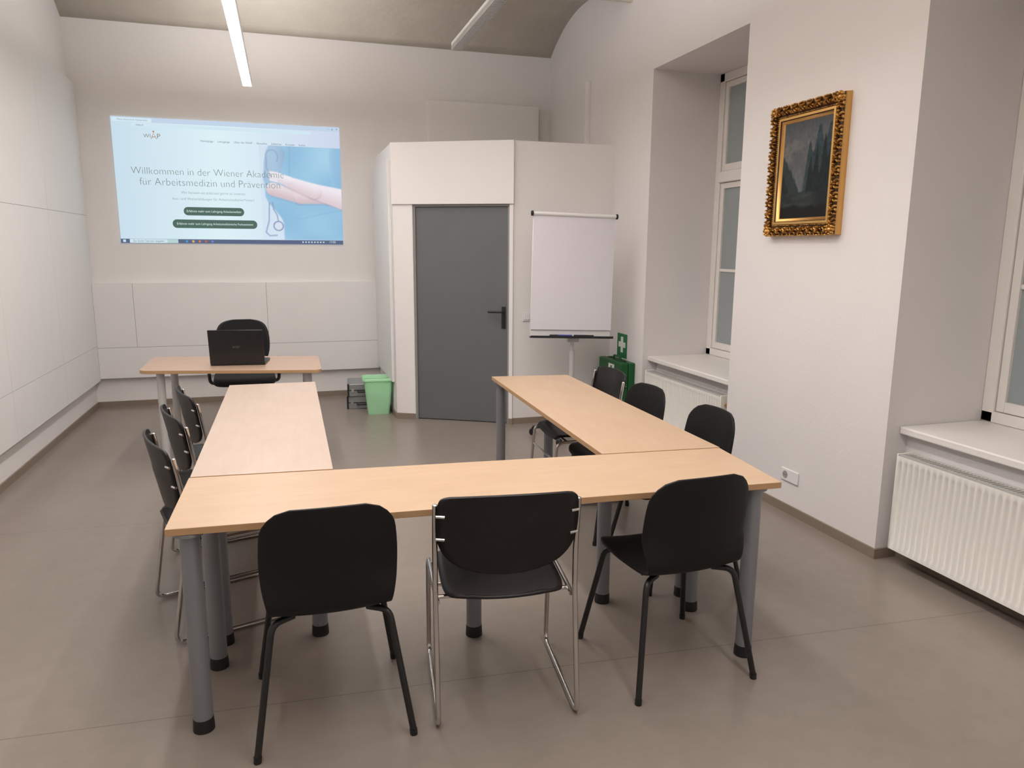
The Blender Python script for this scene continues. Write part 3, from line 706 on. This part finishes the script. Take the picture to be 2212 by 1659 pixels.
beads((-X,wb),(X,wb),44);beads((-X,PH-wb),(X,PH-wb),44);beads((-X,wb),(-X,PH-wb),56);beads((X,wb),(X,PH-wb),56)
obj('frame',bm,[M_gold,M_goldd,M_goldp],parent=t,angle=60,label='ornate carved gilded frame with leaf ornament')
# canvas: dark gorge painted per vertex
def hsh(n_):
    return (math.sin(n_*127.1)*43758.5453)%1
def vn(x,y):
    xi,yi=math.floor(x),math.floor(y);fx,fy=x-xi,y-yi;fx=fx*fx*(3-2*fx);fy=fy*fy*(3-2*fy)
    h=lambda a_,b_:hsh(a_*1.0+b_*57.3)
    return (h(xi,yi)*(1-fx)+h(xi+1,yi)*fx)*(1-fy)+(h(xi,yi+1)*(1-fx)+h(xi+1,yi+1)*fx)*fy
def fb(x,y):return .5*vn(x,y)+.27*vn(x*2.1,y*2.1)+.15*vn(x*4.3,y*4.3)+.08*vn(x*9,y*9)
def painting(u,v):
    # muted sky with a soft bank of cloud at left
    c=mixc((84,90,96),(104,104,104),fb(u*2.5,v*4))
    c=mixc(c,(140,132,126),sst(.42,.70,fb(u*3+3,v*6+1))*sst(.52,.66,v)*sst(.95,.75,v)*.7)
    c=mixc(c,(66,74,82),sst(.85,1.0,v)*.5)
    # pale gap between the mountains
    c=mixc(c,(118,124,126),sst(.16,.03,abs(u-.36))*sst(.60,.42,v)*.5)
    # left ridge
    h=.70-1.15*u+.12*(fb(u*14,4)-.4);c=mixc(c,mixc((34,46,48),(56,68,68),fb(u*18,v*18)),sst(h+.012,h-.02,v)*sst(.42,.36,u))
    h=.50-1.3*u+.12*(fb(u*20,14)-.4);c=mixc(c,mixc((20,28,28),(38,46,42),fb(u*24,v*20)),sst(h+.012,h-.02,v)*sst(.34,.28,u))
    # steep blue-green cliffs at the right, with peaks
    pk=.62*math.exp(-((u-.56)/.085)**2)+.78*math.exp(-((u-.74)/.10)**2)+.86*math.exp(-((u-.97)/.13)**2)
    h=min(.93,max(.20,.12+pk)+.07*(fb(u*18,9)-.4));k=sst(.38,.44,u)*sst(h+.012,h-.016,v)
    c=mixc(c,mixc((34,50,56),(66,84,90),fb(u*10,v*30)),k)
    pk=.40*math.exp(-((u-.60)/.06)**2)+.52*math.exp(-((u-.72)/.05)**2)+.60*math.exp(-((u-.86)/.06)**2)+.62*math.exp(-((u-1.0)/.07)**2)
    h=.20+pk+.08*(fb(u*26,6)-.4);k=sst(.46,.52,u)*sst(h+.012,h-.012,v)
    c=mixc(c,mixc((15,24,27),(34,46,46),fb(u*22,v*30)),k)
    w_=sst(.29,.265,v+.02*fb(u*9,2));c=mixc(c,mixc((26,34,36),(66,74,72),fb(u*5,v*34)*sst(.0,.5,1-abs(u-.36)*2)),w_)
    h=.09+.06*fb(u*9,8);c=mixc(c,(18,20,18),sst(h+.02,h-.02,v))
    g2=.88+.24*fb(u*40,v*40);return tuple(min(255,q*g2) for q in c)
x0,x1,z0,z1=-PW/2+.10,PW/2-.10,.10,PH-.10
bm=bmesh.new();cl=bm.verts.layers.float_color.new('paint');g_=[];nx,nz=90,120
for j in range(nz+1):
    row=[]
    for i in range(nx+1):
        u,v_=i/nx,j/nz;vv=bm.verts.new((x0+(x1-x0)*u,-.0225,z0+(z1-z0)*v_));vv[cl]=srgb(*[q*.9 for q in painting(u,v_)]);row.append(vv)
    g_.append(row)
for j in range(nz):
    for i in range(nx):bm.faces.new((g_[j][i],g_[j][i+1],g_[j+1][i+1],g_[j+1][i]))
me=bpy.data.meshes.new('canvas');bm.to_mesh(me);bm.free()
M_can=bpy.data.materials.new('oil_paint');M_can.use_nodes=True;nt=M_can.node_tree;b=nt.nodes['Principled BSDF']
at=nt.nodes.new('ShaderNodeVertexColor');at.layer_name='paint';nt.links.new(at.outputs[0],b.inputs['Base Color']);b.inputs['Roughness'].default_value=.6;b.inputs['Specular IOR Level'].default_value=.25
me.materials.append(M_can);o=link(bpy.data.objects.new('canvas',me),t);o['label']='dark landscape with cliffs and lake'

# ------------------------------------------------------------------ outlets, switch
t=thing('wall_outlet','white double wall socket plate on the pier','socket',(XR,3.685,.20),-pi/2)
obj('cover_plate',B((-.08,.08,-.010,0,0,.078)),M_white,parent=t,bevel=.004)
bm=bmesh.new();cyl(bm,(-.038,-.0105,.039),(-.038,-.008,.039),.024);obj('socket_recess',bm,mat('socket_shade',(.35,.33,.31,1),.5),parent=t)
for dx in (-.009,.009):
    bm=bmesh.new();cyl(bm,(-.038+dx,-.0115,.039),(-.038+dx,-.010,.039),.0028,n=10);obj('contact_hole',bm,M_foot,parent=t)
t=thing('light_switch','small white wall switch beside the grey door','switch',(2.10,6.40,.96))
obj('cover_plate',B((-.04,.04,-.010,0,0,.08)),M_white,parent=t,bevel=.003)
obj('rocker',B((-.026,.026,-.015,-.009,.014,.066)),M_white,parent=t,bevel=.002)

# ------------------------------------------------------------------ lamps
M_lamp=mat('lamp_housing',(.72,.72,.72,1),.35)
M_diff=emat('lamp_diffuser_lit',(1,.98,.97,1),6)
def vault(y):
    k=((YB-y)%bay)/bay*2-1;return 3.69+.29*(1-abs(k)**2.3)
def lamp(x,y0,y1,z,label,power,up,louvre):
    t=thing('ceiling_lamp',label,'lamp',(x,(y0+y1)/2,z),0,'suspended linear lamps');Lh=(y1-y0)/2
    if not louvre:
        obj('lamp_housing',B((-.040,.040,-Lh,Lh,.02,.055),(-.040,-.036,-Lh,Lh,0,.02),(.036,.040,-Lh,Lh,0,.02)),M_lamp,parent=t)
        obj('diffuser',B((-.0355,.0355,-Lh+.003,Lh-.003,-.002,.016)),M_diff,parent=t,label='glowing white diffuser')
    else:
        obj('lamp_housing',B((-.037,.037,-Lh,Lh,.045,.052),(-.037,-.034,-Lh,Lh,.03,.045),(.034,.037,-Lh,Lh,.03,.045)),M_lamp,parent=t)
        bm=bmesh.new();n_=int(2*Lh/.022)
        for i in range(n_+1):
            y=-Lh+i*2*Lh/n_;box(bm,-.037,.037,y-.0035,y+.0035,.0,.036)
        for xx in (-.036,-.012,.012,.036):box(bm,xx-.001,xx+.001,-Lh,Lh,.0,.036 if abs(xx)<.03 else .006)
        obj('louvre',bm,mat('louvre_aluminium',(.60,.60,.60,1),.4,metal=.3),parent=t)
        bm=bmesh.new();cyl(bm,(0,-Lh+.02,.038),(0,Lh-.02,.038),.007,n=10);obj('tube',bm,emat('tube_glow',(1,.97,.95,1),2.5),parent=t)
    for yy in (Lh*.45,-Lh*.6):
        zt=vault((y0+y1)/2+yy)-z
        bm=bmesh.new();cyl(bm,(0,yy,.05),(0,yy,zt),.0012,n=6);obj('suspension_cable',bm,M_chrome,parent=t)
    ld=bpy.data.lights.new('lamp_light','AREA');ld.shape='RECTANGLE';ld.size=.07;ld.size_y=2*Lh-.05;ld.energy=power;ld.color=(1,.968,.962)
    lo=bpy.data.objects.new('lamp_light',ld);lo.location=(0,0,-.006);link(lo,t)
    ld.spread=math.radians(179 if not louvre else 160)
    lu=bpy.data.lights.new('lamp_uplight','AREA');lu.shape='RECTANGLE';lu.size=.07;lu.size_y=2*Lh-.05;lu.energy=up;lu.color=(1,.975,.972)
    lo=bpy.data.objects.new('lamp_uplight',lu);lo.location=(0,0,.062);lo.rotation_euler=(pi,0,0);link(lo,t)
lamp(-.235,.9,7.22,3.0,'long lit white fluorescent lamp hanging from the vault',60,116,False)
lamp(1.25,-.9,5.48,3.0,'long louvred fluorescent lamp hanging from the vault',52,84,True)

# ------------------------------------------------------------------ world, camera, colour
w=bpy.data.worlds.new('World');bpy.context.scene.world=w;w.use_nodes=True
w.node_tree.nodes['Background'].inputs[0].default_value=(.02,.025,.03,1)
f=1590.;th=math.radians(10.5);ps=math.radians(17.06);roll=.0065
st,ct,sp,cp=math.sin(th),math.cos(th),math.sin(ps),math.cos(ps)
F=Vector((sp*ct,cp*ct,-st));R=Vector((cp,-sp,0));U=Vector((sp*st,cp*st,ct))
R2=(R+U*roll).normalized();U2=(U-R*roll).normalized()
cam=bpy.data.cameras.new('Camera');cam.sensor_width=36;cam.lens=36*f/2212;cam.clip_start=.05
co=bpy.data.objects.new('Camera',cam);C.objects.link(co)
m=Matrix((R2,U2,-F)).transposed().to_4x4();m.translation=(0,0,1.62);co.matrix_world=m
bpy.context.scene.camera=co
bpy.context.scene.view_settings.view_transform='Standard'
bpy.context.scene.view_settings.exposure=-.14
